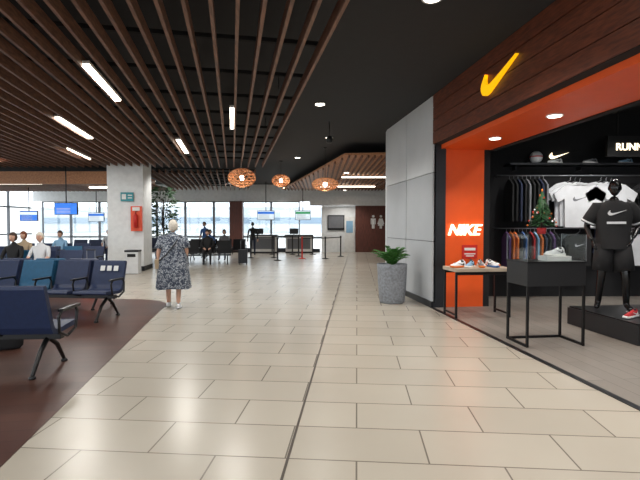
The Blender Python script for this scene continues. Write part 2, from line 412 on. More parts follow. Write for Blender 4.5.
def swoosh(mb, o, ax, ay, az, sc, mt):
    up = [(0.0, .18), (.012, .21), (.05, .27), (.1, .325), (.13, .35), (.118, .3), (.118, .255), (.14, .205), (.2, .17), (.28, .165), (.4, .194), (.6, .245), (1.0, .36)]
    lo = [(0.0, .18), (.006, .14), (.02, .105), (.045, .07), (.07, .05), (.09, .04), (.12, .033), (.15, .031), (.2, .038), (.26, .053), (.4, .108), (.6, .19), (1.0, .355)]
    o, ax, ay, az = map(Vector, (o, ax, ay, az))
    for i in range(len(up)-1):
        q = [lo[i], lo[i+1], up[i+1], up[i]]
        mb.prism([(p[0]*sc, p[1]*sc) for p in q], o, ax, ay, az, mt)
dS = Vector((.12, -1, 0)).normalized()
yl = 6.68
mb = MB()
swoosh(mb, (fx(yl)-.055, yl, 3.36), dS, (0, 0, 1), Vector((.993, .12, 0))*.05, .92, 'yellow_glow')
mb.obj('store_logo_sign')

def text(name, body, loc, rot, size, mt, ext=.01, shear=0, parent=None):
    cu = bpy.data.curves.new(name, 'FONT'); cu.body = body; cu.size = size; cu.extrude = ext; cu.shear = shear; cu.align_x = 'CENTER'; cu.offset = size*.02
    ob = bpy.data.objects.new(name, cu); COL.objects.link(ob); ob.location = loc; ob.rotation_euler = rot
    cu.materials.append(MATS[mt])
    if parent: ob.parent = parent
    return ob
aj = math.atan2(.12, .993)
p = jp(.61)
text('illuminated_store_lettering', 'NIKE', (p[0], p[1]-.03, 1.38), (math.pi/2, 0, aj), .29, 'sign_glow', .02, .3)
mb = MB(); mb.box((0, 0, 0), (.3, .02, .26), 'red'); mb.box((0, -.012, .05), (.22, .004, .05), 'white'); mb.box((0, -.012, -.04), (.22, .004, .02), 'white'); mb.box((0, -.012, -.08), (.16, .004, .02), 'white')
p = jp(.74); mb.obj('red_notice_sign', (p[0], p[1]-.015, 1.06), aj)

for y in (7.6, 6.05, 4.4, 2.6, .5):
    downlight(fx(y)+.62, y, 3.0, 85, r=.085, col=(1, .92, .82))
for x, y in ((4.6, 8.0), (6.0, 8.2), (4.9, 5.6), (6.4, 5.0), (5, 2.5)):
    downlight(x, y, 4.0, 120, r=.07)

# ---------------- far area
mb = MB()
P_ = [(.74, 13.8), (3.4, 13.4), (5.5, 14), (5.5, 26.6), (-2.2, 26.6), (-1.0, 21.5)]
mb.slab(P_, 3.66, 3.72, 'raft_wood')
for k in range(40):
    x = -2.0+k*.19
    ys = 13.9+max(0, (.74-x)*4.4) if x < .74 else 13.75
    if ys < 26: mb.slab([(x, ys), (x+.05, ys), (x+.05, 26.5), (x, 26.5)], 3.58, 3.66, 'slat_wood')
mb.obj('ceiling_wood_raft')
for (x0, x1, y) in ((.9, 2.9, 19.0), (.0, 2.8, 23.5)):
    mb = MB(); mb.slab([(x0, y), (x1, y), (x1, y+.08), (x0, y+.08)], 3.54, 3.58, 'tube_glow'); mb.obj('linear_ceiling_light')
mb = MB()
mb.slab([(-16, 16.6), (-7.0, 16.6), (-6.6, 18.5), (-8.2, 23), (-16, 23)], 3.34, 3.4, 'raft_wood')
for k in range(44):
    x = -15.8+k*.2
    mb.slab([(x, 16.7), (x+.05, 16.7), (x+.05, 22.9), (x, 22.9)], 3.26, 3.34, 'slat_wood')
mb.slab([(-16, 16.5), (-7.0, 16.5), (-7.0, 16.6), (-16, 16.6)], 3.05, 3.5, 'raft_wood')
mb.obj('ceiling_wood_raft')
for (x0, x1, y) in ((-13, -11, 18.2), (-10, -8, 20)):
    mb = MB(); mb.slab([(x0, y), (x1, y), (x1, y+.1), (x0, y+.1)], 3.2, 3.26, 'tube_glow'); mb.obj('linear_ceiling_light')
mb = MB()
mb.slab([(2.1, 27.3), (9.3, 27.3), (9.3, 27.5), (2.1, 27.5)], 0, 2.75, 'door_wood')
mb.slab([(.1, 27.4), (2.1, 27.4), (2.1, 27.5), (.1, 27.5)], 0, 2.75, 'white_wall')
mb.slab([(-17, 27.3), (9.3, 27.3), (9.3, 27.5), (-17, 27.5)], 3.0, 4.0, 'white_wall')
mb.slab([(-.6, 27.2), (9.3, 27.2), (9.3, 27.35), (-.6, 27.35)], 2.75, 3.3, 'white_wall')
mb.slab([(-17, 27.3), (-.0, 27.3), (-.0, 27.5), (-17, 27.5)], 0, .2, 'dark_metal')
mb.slab([(-5.3, 27.0), (-4.55, 27.0), (-4.55, 27.5), (-5.3, 27.5)], 0, 3.0, 'door_wood')
mb.obj('wall_far')
for k, x0 in enumerate([-16.5+1.7*i for i in range(10)]):
    mb = MB(); x1 = x0+1.7
    if x1 > .2: break
    for xx in (x0, x1-.06): mb.box((xx+.03, 27.4, 1.6), (.06, .1, 2.75), 'window_frame')
    for z in (.22, .95, 2.97): mb.box(((x0+x1)/2, 27.4, z), (1.7, .1, .05), 'window_frame')
    mb.box(((x0+x1)/2, 27.4, 1.6), (1.6, .01, 2.7), 'glass')
    mb.obj('window_%d' % (k+1))
mb = MB()
for y in range(-5, 27, 2): mb.box((-16.9, y, 2), (.12, .08, 4), 'window_frame')
for z in (.05, 1.1, 2.6, 3.95): mb.box((-16.9, 10.7, z), (.1, 32.5, .08), 'window_frame')
mb.obj('window_left_glazing')  # bars without panes, side kept open so added daylight fills the hall
mb = MB()
for x in range(-16, 10, 2): mb.box((x, -5.9, 2), (.08, .12, 4), 'window_frame')
for z in (.05, 2.6, 3.95): mb.box((-3.6, -5.9, z), (25.6, .1, .08), 'window_frame')
mb.obj('window_rear_glazing')  # unseen, invented behind the camera to let sky light in from the back
mb = MB(); mb.slab([(-120, -80), (120, -80), (120, 160), (-120, 160)], -.6, -.5, 'concrete_out'); mb.obj('ground_apron')
mb = MB(); mb.box((-20, 85, 2.6), (60, 10, 4.5), 'build_out'); mb.box((-20, 79.9, 2.5), (56, .1, 1.0), 'build_glass')
mb.box((-52, 70, 2), (14, 8, 5), 'white'); mb.obj('terminal_building')
def pictogram(mb, x, y, z, s, mt, skirt=False):
    mb.ell((x, y, z+.85*s), (.09*s, .02, .09*s), mt)
    body = [(-.17, .3), (-.17, .7), (.17, .7), (.17, .3), (.11, .3), (.11, .6), (.09, .6), (.09, 0), (.01, 0), (.01, .3), (-.01, .3), (-.01, 0), (-.09, 0), (-.09, .6), (-.11, .6), (-.11, .3)]
    if skirt: body = [(-.12, .7), (.12, .7), (.24, .32), (.17, .3), (.1, .52), (.2, .2), (.08, .2), (.08, 0), (.01, 0), (.01, .2), (-.01, .2), (-.01, 0), (-.08, 0), (-.08, .2), (-.2, .2), (-.1, .52), (-.17, .3), (-.24, .32)]
    mb.prism([(p[0]*s, p[1]*s) for p in body], (x, y, z), (1, 0, 0), (0, 0, 1), (0, .02, 0), mt)
mb = MB(); pictogram(mb, 3.15, 27.27, 1.4, .85, 'white'); pictogram(mb, 3.6, 27.27, 1.4, .85, 'white', True); mb.obj('restroom_sign')
mb = MB(); mb.box((.95, 27.36, 1.75), (1.0, .05, .9), 'black'); mb.box((.95, 27.33, 1.78), (.9, .01, .7), 'cloth_grey'); mb.obj('notice_board')
mb = MB(); mb.box((1.75, 27.35, 1.05), (.6, .06, 2.1), 'white'); mb.box((1.75, 27.31, 1.5), (.4, .01, .7), 'cloth_lblue'); mb.obj('poster_stand')

mb = MB(); mb.box((0, 0, 2.0), (1.2, 1.1, 4.0), 'white_wall'); mb.box((0, 0, .08), (1.24, 1.14, .16), 'dark_metal')
mb.obj('column', (-6.75, 16.4, 0), math.radians(6), bevel=.01)
mb = MB(); mb.box((0, 0, 0), (.42, .03, .3), 'sign_teal'); mb.box((-.1, -.02, 0), (.14, .01, .18), 'white'); mb.box((.1, -.02, .05), (.14, .01, .04), 'white'); mb.box((.1, -.02, -.04), (.14, .01, .03), 'white')
mb.obj('information_sign', (-6.6, 15.79, 2.55), math.radians(6))
mb = MB(); mb.box((0, .03, 0), (.36, .08, .85), 'red_orange'); mb.tube([(0, -.08, -.3), (0, -.08, .1), (0, -.08, .17)], [.07, .07, .03], 'red', 14)
mb.tube([(0, -.08, .17), (0, -.08, .24), (.06, -.08, .25)], .012, 'black', 8); mb.box((0, -.02, .33), (.24, .02, .12), 'white')
mb.obj('fire_extinguisher_cabinet', (-6.27, 15.73, 1.8), math.radians(6))
mb = MB(); mb.box((0, 0, .36), (.42, .36, .7), 'white_gloss'); mb.box((0, 0, .74), (.44, .38, .06), 'dark_metal'); mb.box((0, -.185, .6), (.26, .02, .1), 'black'); mb.box((0, 0, .01), (.38, .32, .03), 'black')
mb.obj('litter_bin', (-6.1, 15.0, 0), math.radians(6), bevel=.012)

def pendant(x, y, z, rx, rz):
    mb = MB(); n = 14
    for k in range(n):
        for sgn in (-1, 1):
            pts = []
            for i in range(15):
                ph = -1.35+2.7*i/14; th = 2*math.pi*k/n+sgn*ph*.9
                pts.append((rx*math.cos(ph)*math.cos(th), rx*math.cos(ph)*math.sin(th), rz*math.sin(ph)))
            mb.tube(pts, .010, 'rattan', 5)
    for ph in (-1.3, -.9, -.5, -.15, .15, .5, .9, 1.3):
        r = rx*math.cos(ph); mb.tube([(r*math.cos(t*math.pi/12), r*math.sin(t*math.pi/12), rz*math.sin(ph)) for t in range(24)], .012, 'rattan', 5, closed=True)
    mb.ell((0, 0, 0), (.07, .07, .09), 'lamp_glow')
    mb.tube([(0, 0, .08), (0, 0, 4.0-z)], .01, 'black', 6)
    mb.lathe((0, 0, 4.0-z-.03), [(.002, 0), (.06, 0), (.06, .03), (.002, .03)], 'black')
    ob = mb.obj('woven_pendant_lamp', (x, y, z))
    L = bpy.data.lights.new('bulb', 'POINT'); L.energy = 10; L.color = (1, .92, .8); L.shadow_soft_size = .09
    lo = bpy.data.objects.new('bulb', L); COL.objects.link(lo); lo.parent = ob; lo.location = (0, 0, -.15)
pendant(-2.45, 14.5, 3.06, .43, .29)
pendant(-1.48, 17.5, 3.27, .34, .23)
pendant(.16, 14.5, 2.86, .42, .2)

# ---------------- seats
def bench(x_right, y, rot, n, cols, name='airport_bench_seat', picto=-1):
    mb = MB(); pit = .66; W = n*pit
    prof = [(.27, .435), (.285, .46), (.26, .492), (.05, .478), (-.12, .462), (-.175, .48), (-.21, .54), (-.33, .93), (-.35, .95), (-.385, .94), (-.39, .91), (-.27, .5), (-.23, .43), (-.14, .41), (.05, .42)]
    for i in range(n):
        xc = -W/2+pit*(i+.5)
        mb.prism(prof, (xc-.285, 0, 0), (0, 1, 0), (0, 0, 1), (.57, 0, 0), cols[i % len(cols)])
        if picto == i:
            for k in range(3):
                mb.box((xc-.15+.12*k, -.268, .82), (.08, .012, .09), 'white', Matrix.Rotation(math.radians(17), 3, 'X'))
    mb.box((0, -.03, .37), (W-.1, .08, .06), 'arm_black')
    for i in range(n+1):
        xc = -W/2+pit*i
        mb.box((xc, .03, .665), (.055, .4, .03), 'arm_black')
        mb.tube([(xc, -.03, .37), (xc, -.19, .44), (xc, -.2, .6), (xc, -.15, .655)], .016, 'arm_black', 8)
        mb.tube([(xc, -.03, .37), (xc, .16, .42), (xc, .2, .6), (xc, .16, .655)], .016, 'arm_black', 8)
    for xc in (-W/2+.2, W/2-.2) if n > 1 else (0,):
        mb.tube([(xc, -.03, .36), (xc, .15, .24), (xc, .3, .03)], [.03, .026, .02], 'arm_black', 8)
        mb.tube([(xc, -.03, .36), (xc, -.18, .24), (xc, -.34, .03)], [.03, .026, .02], 'arm_black', 8)
        for yy in (.3, -.34): mb.lathe((xc, yy, 0), [(.035, 0), (.035, .02), (.02, .035)], 'arm_black', 12)
    zf = .004 if y < 9.9 else 0
    c, s_ = math.cos(rot), math.sin(rot)
    sgn = 1 if c > 0 else -1
    cx = x_right-sgn*c*W/2; cyy = y-sgn*s_*W/2
    return mb.obj(name, (cx, cyy, zf), rot, bevel=.008)
PI = math.pi
bench(-2.72, 4.95, math.radians(3), 3, ['navy'])
bench(-3.35, 7.6, PI+math.radians(-6), 4, ['navy', 'navy', 'teal', 'navy'], picto=0)
bench(-3.95, 8.75, math.radians(-6), 5, ['navy', 'teal'])
bench(-5.9, 11.2, PI, 5, ['navy', 'navy', 'teal'])
bench(-6.4, 13.4, PI, 5, ['navy', 'teal'])
bench(-8.0, 15.8, PI, 4, ['navy'])
bench(-3.6, 18.9, PI+.2, 3, ['cloth_black'])
bench(-3.4, 21.0, PI, 4, ['cloth_black'])
bench(-7.6, 20.0, PI, 5, ['navy'])
bench(-7.0, 23.5, PI, 6, ['navy'])
# shoulder bag standing on the floor by the near bench
mb = MB()
mb.loft([[(a*math.cos(t*2*PI/20), b_*math.sin(t*2*PI/20), z) for t in range(20)] for a, b_, z in ((.15, .07, 0), (.19, .1, .04), (.2, .1, .14), (.17, .07, .24), (.12, .03, .28))], 'cloth_black')
mb.tube([(-.12, 0, .25), (-.1, 0, .36), (0, 0, .42), (.1, 0, .36), (.12, 0, .25)], .01, 'black', 8)
mb.obj('shoulder_bag', (-3.95, 5.75, .004), .3)
def suitcase(x, y, rot, mt, h=.55):
    mb = MB(); mb.box((0, 0, .06+h/2), (.36, .22, h), mt)
    for k in range(5): mb.box((-.12+.06*k, -.112, .06+h/2), (.015, .01, h*.85), mt)
    for sx in (-1, 1):
        for sy in (-1, 1): mb.ell((sx*.14, sy*.08, .03), (.02, .03, .03), 'black')
        mb.tube([(sx*.09, .07, .06+h), (sx*.09, .07, h+.42)], .008, 'metal', 6)
    mb.box((0, .07, h+.43), (.22, .03, .03), 'black')
    mb.obj('suitcase', (x, y, 0), rot, bevel=.02)
suitcase(-5.45, 10.9, .2, 'cloth_red'); suitcase(-3.1, 18.5, .1, 'dark_metal'); suitcase(-6.9, 12.2, .3, 'cloth_navy', .48)

def seated(name, x, y, rot, cl, hairm, skinm='skin', style='short', z=0, lean=0, yaw=0):
    mb = MB()
    J = dict(pel=(0, -.1, .6), wai=(0, -.13, .76), che=(0, -.16+lean, .97), nb=(0, -.15+lean, 1.1), nk=(0, -.14+lean, 1.17),
             shL=(-.18, -.16+lean, 1.03), elL=(-.25, -.05, .78), wrL=(-.13, .16, .67), shR=(.18, -.16+lean, 1.03), elR=(.25, -.05, .78), wrR=(.13, .16, .67),
             hiL=(-.1, -.06, .57), knL=(-.13, .34, .56), anL=(-.13, .38, .1), toL=(-.14, .53, .04), hiR=(.1, -.06, .57), knR=(.13, .34, .56), anR=(.13, .38, .1), toR=(.14, .53, .04))
    human(mb, J, cl, skinm, hairm, style, yaw=yaw)
    return mb.obj(name, (x, y, z), rot)
def outfit(top, leg, shoe='cloth_black', longs=False):
    d = dict(torso=top, uarm=top, hip=leg, thigh=leg, shin=leg, foot=shoe)
    if longs: d['farm'] = top
    return d
seated('seated_man', -5.9-.66*1.5, 11.2, PI, outfit('cloth_white', 'cloth_grey'), 'hair_grey')
seated('seated_woman', -5.9-.66*2.5, 11.2, PI, outfit('cloth_black', 'cloth_navy', longs=True), 'hair_brown', style='bob')
seated('seated_woman', -6.4-.66*3.5, 13.4, PI, outfit('cloth_tan', 'cloth_grey', longs=True), 'hair_red', style='long')
seated('seated_man', -8.0-.66*1.5, 15.8, PI, outfit('cloth_lblue', 'cloth_navy'), 'hair_brown')
seated('seated_man', -4.58, 18.7, PI+.2, outfit('cloth_black', 'cloth_black', longs=True), 'hair_black')
seated('seated_woman', -4.39, 21.0, PI, outfit('cloth_grey', 'cloth_navy', longs=True), 'hair_brown', style='bob')
seated('seated_man', -5.05, 21.0, PI, outfit('cloth_blue', 'cloth_black', longs=True), 'hair_black')
seated('seated_man', -7.6-.66*2.5, 20.0, PI, outfit('cloth_white', 'cloth_navy'), 'hair_brown')

# ---------------- walking woman (seen from behind)
mb = MB()
J = dict(pel=(0, 0, .88), wai=(0, 0, 1.02), che=(0, .01, 1.22), nb=(0, .03, 1.37), nk=(0, .045, 1.44),
         shL=(-.17, .0, 1.31), elL=(-.26, -.04, 1.06), wrL=(-.27, .05, .83), shR=(.17, 0, 1.31), elR=(.25, -.02, 1.07), wrR=(.21, .17, .93),
         hiL=(-.09, 0, .84), knL=(-.1, .1, .48), anL=(-.1, .12, .09), toL=(-.11, .27, .035), hiR=(.09, 0, .84), knR=(.1, .02, .46), anR=(.1, -.14, .12), toR=(.11, -.02, .035))
human(mb, J, dict(torso='dress_print', hip='dress_print', thigh='dress_print', foot='white_gloss'), 'skin', 'hair_grey', 'bob', rad=dict(pel=(.17, .14), wai=(.16, .13), che=(.16, .125)), handn=((1, 0, 0), (-1, 0, 0)))
for x_, y_ in ((-.105, .17), (.105, -.1)):
    mb.ell((x_, y_+.02, .03), (.048, .14, .03), 'white_gloss'); mb.ell((x_, y_-.03, .06), (.04, .075, .04), 'white_gloss')
rings = []
for z, rx, ry, fold in ((.37, .31, .24, .026), (.4, .308, .238, .026), (.6, .29, .225, .018), (.8, .272, .215, .01), (.92, .262, .2, .005), (1.04, .24, .178, .003), (1.16, .225, .165, 0), (1.26, .22, .16, 0), (1.33, .2, .14, 0), (1.375, .13, .1, 0), (1.395, .075, .07, 0)):
    rings.append([((rx+fold*math.sin(9*t*2*PI/36))*math.cos(t*2*PI/36), .01+(ry+fold*math.sin(9*t*2*PI/36+.6))*math.sin(t*2*PI/36), z+.01*math.sin(3*t*2*PI/36)*(z < .5)) for t in range(36)])
mb.loft(rings, 'dress_print', cap=False)
mb.loft([[(p[0]*.96, p[1]*.96, p[2]+.02) for p in r] for r in rings[:3]], 'dress_print', cap=False)
for sx, el in ((-1, (-.26, -.04, 1.06)), (1, (.25, -.02, 1.07))):
    s0 = Vector((sx*.12, 0, 1.32)); s1 = Vector((sx*.19, 0, 1.3)); s2 = s1.lerp(Vector(el), .75)
    mb.tube([s0, s1, s1.lerp(s2, .5), s2], [.07, .085, .088, .09], 'dress_print', 14)
mb.tube([(.13, -.06, 1.37), (.05, -.17, 1.22), (-.1, -.21, 1.02), (-.24, -.13, .9)], .012, 'black', 8)
mb.tube([(.13, -.06, 1.37), (.08, .08, 1.36), (-.05, .18, 1.2), (-.22, .1, .92)], .012, 'black', 8)
mb.box((-.285, 0.02, .84), (.07, .22, .17), 'cloth_tan')
mb.obj('walking_woman', (-2.78, 8.7, 0), math.radians(12))

# ---------------- planters
def planter():
    mb = MB()
    mb.lathe((0, 0, 0), [(.001, 0), (.23, 0), (.255, .04), (.285, .4), (.3, .72), (.305, .78), (.295, .79), (.27, .78), (.265, .72), (.001, .72)], 'pot', 36)
    mb.lathe((0, 0, .7), [(.001, .03), (.26, .025), (.26, 0), (.001, 0)], 'soil')
    random.seed(7)
    for k in range(34):
        a = k*2.399; L = random.uniform(.36, .56); up = random.uniform(.65, 1.35)
        pts = []
        for i in range(9):
            t = i/8
            r = L*t*math.cos(up)*(1.1-.1*t); z = .72+L*(1.5*t-.7*t*t)*math.sin(up)+.02
            pts.append(Vector((r*math.cos(a), r*math.sin(a), z)))
        mb.tube(pts, [.005]*8+[.002], 'leaf', 5)
        sd = Vector((-math.sin(a), math.cos(a), 0))
        for i in range(1, 9):
            for q in (-1, 1):
                b0 = pts[i]; dr = (pts[i]-pts[i-1]).normalized(); l = .12*(1-.09*abs(i-4))
                tip = b0+(sd*q*.8+dr*.7)*l+Vector((0, 0, -.03)); w = dr*.014
                mb.add([b0-w, b0+(tip-b0)*.5-w*1.2, tip, b0+(tip-b0)*.5+w*1.2, b0+w], [(0, 1, 2, 3, 4)], 'leaf')
    mb.obj('potted_fern', (1.46, 9.3, 0))
planter()
def indoor_tree(x, y, h):
    mb = MB()
    mb.lathe((0, 0, 0), [(.001, 0), (.26, 0), (.32, .55), (.3, .56), (.28, .5), (.001, .5)], 'dark_metal')
    mb.tube([(0, 0, .45), (.03, 0, 1.0), (0, .04, h*.6), (.02, 0, h*.8)], [.04, .035, .03, .02], 'soil', 8)
    random.seed(11)
    for k in range(340):
        a = random.uniform(0, 2*PI); zz = random.uniform(-1, 1); r = random.uniform(.4, 1)*.5*math.sqrt(1-zz*zz*.9)
        c = Vector((r*math.cos(a), r*math.sin(a), h*.68+zz*h*.3)); d = Vector((math.cos(a), math.sin(a), random.uniform(-.7, .4))).normalized(); s_ = d.orthogonal().normalized()
        l = random.uniform(.16, .28)
        mb.add([c, c+d*l*.5+s_*.045, c+d*l, c+d*l*.5-s_*.045], [(0, 1, 2, 3)], 'leaf_dark')
        if k % 8 == 0: mb.tube([(0, 0, h*.5), c], [.01, .004], 'soil', 4)
    mb.obj('potted_tree', (x, y, 0))
indoor_tree(-6.1, 17.9, 3.1)

# ---------------- queue barriers, far desk, screens
def barrier(x, y, col='black', dx=1.2, dy=0):
    mb = MB()
    mb.lathe((0, 0, 0), [(.001, 0), (.17, 0), (.17, .02), (.05, .045), (.035, .06), (.035, .95), (.045, .96), (.045, 1.05), (.001, 1.05)], col, 16)
    if dx or dy:
        n = Vector((dx, dy, 0)); L = n.length; a = math.atan2(dy, dx)
        mb.box((dx/2, dy/2, .98), (L-.06, .006, .05), 'black', Rz(a))
    mb.obj('queue_barrier', (x, y, 0))
for x, y, c, dx, dy in ((-3.35, 22.3, 'black', 1.1, 0.2), (-2.25, 22.5, 'black', 0, 0), (-2.6, 25, 'black', 1.1, 0), (-1.5, 25, 'black', 1.1, 0), (-.4, 25, 'black', 0, 0), (-.85, 21.8, 'red', 1.1, 0), (.25, 21.8, 'dark_metal', .8, 1.6), (1.05, 23.4, 'black', 0, 0), (-1.1, 23.6, 'black', -.8, 0), (-1.9, 20.6, 'black', 0, 0)):
    barrier(x, y, c, dx, dy)
def desk(x, y, w=1.5):
    mb = MB(); mb.box((0, 0, .5), (w, .6, 1.0), 'white'); mb.box((0, -.02, 1.03), (w+.1, .7, .06), 'dark_metal'); mb.box((0, -.31, .55), (w-.2, .02, .6), 'cloth_grey'); mb.box((0, 0, .05), (w+.02, .62, .1), 'black')
    mb.box((-.3, .1, 1.25), (.5, .04, .32), 'black'); mb.tube([(-.3, .1, 1.06), (-.3, .1, 1.12)], .02, 'black')
    mb.obj('gate_desk', (x, y, 0), bevel=.01)
desk(-3.2, 26.3); desk(-1.2, 26.4)
def screen(x, y, z, w, h, m1, m2=None, rot=0):
    mb = MB(); mb.box((0, 0, 0), (w, .06, h), 'black'); mb.box((0, -.033, 0), (w*.94, .006, h*.9), m1)
    if m2: mb.box((0, -.038, h*.25), (w*.94, .004, h*.25), m2)
    for k in range(4): mb.box((-w*.1, -.038, h*(.02-.12*k)), (w*.6, .004, h*.04), 'white')
    mb.tube([(0, 0, h/2), (0, 0, (4.0)-z)], .02, 'dark_metal', 8)
    mb.obj('hanging_information_screen', (x, y, z), rot)
screen(-3.0, 25.6, 2.15, .95, .52, 'screen_white', 'screen_blue')
screen(-.95, 25.6, 2.15, .85, .52, 'screen_white', 'screen_green')
screen(-8.8, 16.0, 2.15, .8, .42, 'screen_blue')
screen(-13.0, 20.6, 2.0, .8, .45, 'screen_blue', 'screen_white')
screen(-11.3, 23.3, 2.0, .8, .45, 'screen_white', 'screen_blue')
def standing(name, x, y, rot, cl, hairm, style='short', skinm='skin'):
    mb = MB()
    J = dict(pel=(0, 0, .92), wai=(0, 0, 1.08), che=(0, 0, 1.3), nb=(0, .01, 1.45), nk=(0, .02, 1.53), shL=(-.18, 0, 1.38), elL=(-.25, -.02, 1.1), wrL=(-.26, .08, .86), shR=(.18, 0, 1.38), elR=(.25, -.02, 1.1), wrR=(.26, .08, .86),
             hiL=(-.09, 0, .88), knL=(-.1, .03, .48), anL=(-.1, 0, .08), toL=(-.12, .15, .035), hiR=(.09, 0, .88), knR=(.1, .03, .48), anR=(.1, 0, .08), toR=(.12, .15, .035))
    human(mb, J, cl, skinm, hairm, style)
    mb.obj(name, (x, y, 0), rot)
standing('standing_man', -3.55, 24.3, .2, outfit('cloth_black', 'cloth_navy', longs=True), 'hair_black')
standing('standing_man', -5.6, 22.4, 2.8, outfit('cloth_blue', 'cloth_black'), 'hair_brown')

# ---------------- shop furniture
def shoe(mb, o, ang, up, sole, L=.29, acc=None):
    R = Rz(ang); o = Vector(o)
    ks = [(0, .028, .075, .0), (.06, .036, .09, 0), (.2, .038, .095, 0), (.35, .036, .085, 0), (.5, .038, .07, 0), (.65, .045, .055, 0), (.82, .046, .045, 0), (.95, .034, .036, .004), (1.0, .014, .026, .01)]
    rg = []; sr = []
    for t, w, h, lift in ks:
        x = (t-.5)*L
        rg.append([o+R @ Vector((x, w*.93*math.cos(a)*(1 if math.sin(a) < .2 else .75), .022+lift+max(0, math.sin(a))*h-(.005 if math.sin(a) < 0 else 0))) for a in [k*2*PI/12 for k in range(12)]])
        sr.append([o+R @ Vector((x*1.03, w*1.08*c_, lift+z_)) for c_, z_ in ((-1, .0), (1, .0), (1.04, .03), (-1.04, .03))])
    mb.loft(rg, up); mb.loft(sr, sole)
    mb.ell(o+R @ Vector((-.28*L, 0, .1)), (.04, .024, .016), 'black', R, 10, 6)
    for sy in (-1, 1):
        swoosh(mb, o+R @ Vector((-.32*L, sy*.041, .03)), R @ Vector((1, 0, 0)), (0, 0, 1), R @ Vector((0, sy*.004, 0)), .15, acc or 'black')
mb = MB(); w, d, h = 1.0, .55, .84
mb.box((0, 0, h-.03), (w, d, .06), 'table_wood')
for sx in (-1, 1):
    for sy in (-1, 1):
        mb.box((sx*(w/2-.03), sy*(d/2-.03), (h-.06)/2), (.035, .035, h-.06), 'frame_black')
    mb.box((sx*(w/2-.03), 0, .06), (.03, d-.09, .03), 'frame_black')
mb.box((0, d/2-.03, h-.09), (w-.09, .03, .05), 'frame_black'); mb.box((0, -d/2+.03, h-.09), (w-.09, .03, .05), 'frame_black')
mb.obj('display_table', (2.71, 7.95, .004), aj, bevel=.004)
mb = MB()
cs = [('white_gloss', 'cloth_orange'), ('cloth_white', 'white'), ('cloth_lblue', 'white'), ('cloth_black', 'white'), ('cloth_grey', 'cloth_orange'), ('white_gloss', 'white'), ('cloth_white', 'cloth_blue'), ('white_gloss', 'cloth_orange')]
for k in range(8):
    shoe(mb, (-.36+.105*k, -.1 if k % 2 == 0 else .12, 0), math.radians(200+12*k), cs[k][0], cs[k][1], L=.32, acc='cloth_orange' if k % 2 else 'cloth_black')
mb.obj('sneakers_on_table', (2.69, 7.95, .846), aj)
vx, vy = 2.99, 6.1
mb = MB(); w, d = .8, .5
mb.box((0, 0, .93), (w, d, .3), 'black'); mb.box((0, 0, 1.085), (w+.02, d+.02, .015), 'frame_black')
for sx in (-1, 1):
    for sy in (-1, 1): mb.box((sx*(w/2-.015), sy*(d/2-.015), .4), (.028, .028, .8), 'frame_black')
    mb.box((sx*(w/2-.015), 0, .015), (.028, d, .03), 'frame_black')
mb.box((0, d/2-.015, .015), (w, .028, .03), 'frame_black')
for a, b_, c_ in ((0, -d/2, (w, .006, .34)), (0, d/2, (w, .006, .34)), (-w/2, 0, (.006, d, .34)), (w/2, 0, (.006, d, .34))):
    mb.box((a, b_, 1.265), c_, 'glass')
mb.box((0, 0, 1.438), (w, d, .006), 'glass')
for sx in (-1, 1):
    for sy in (-1, 1): mb.box((sx*w/2, sy*d/2, 1.265), (.008, .008, .34), 'metal')
mb.obj('glass_display_case', (vx, vy, .004), aj)
mb = MB(); mb.box((0.05, 0, .03), (.34, .2, .06), 'white'); shoe(mb, (0.05, 0, .06), math.radians(200), 'white_gloss', 'white', .36, 'cloth_grey'); mb.obj('display_sneaker', (vx+.05, vy-.05, 1.097), aj)
mb = MB(); mb.lathe((0, 0, 0), [(.001, 0), (.05, 0), (.06, .08), (.001, .08)], 'cloth_red', 14); mb.tube([(0, 0, .07), (0, 0, .58)], [.012, .005], 'soil', 6)
random.seed(3)
for k in range(620):
    t = random.random()**.8; z = .11+.45*t; r = .18*(1-t)+.02; a = random.uniform(0, 2*PI)
    p0 = Vector((0, 0, z+.03)); p1 = Vector((r*math.cos(a), r*math.sin(a), z-.03)); s_ = Vector((-math.sin(a), math.cos(a), 0))*.015
    mb.add([p0.lerp(p1, .3), p0.lerp(p1, .7)-s_, p1, p0.lerp(p1, .7)+s_], [(0, 1, 2, 3)], 'tree_green')
    if k % 24 == 0: mb.ell(p1, (.012, .012, .012), random.choice(['red', 'cloth_orange', 'white_gloss']), None, 8, 6)
mb.ell((0, 0, .58), (.014, .014, .02), 'cloth_orange', None, 6, 4)
mb.obj('small_christmas_tree', (vx-.03, vy+.05, 1.446))

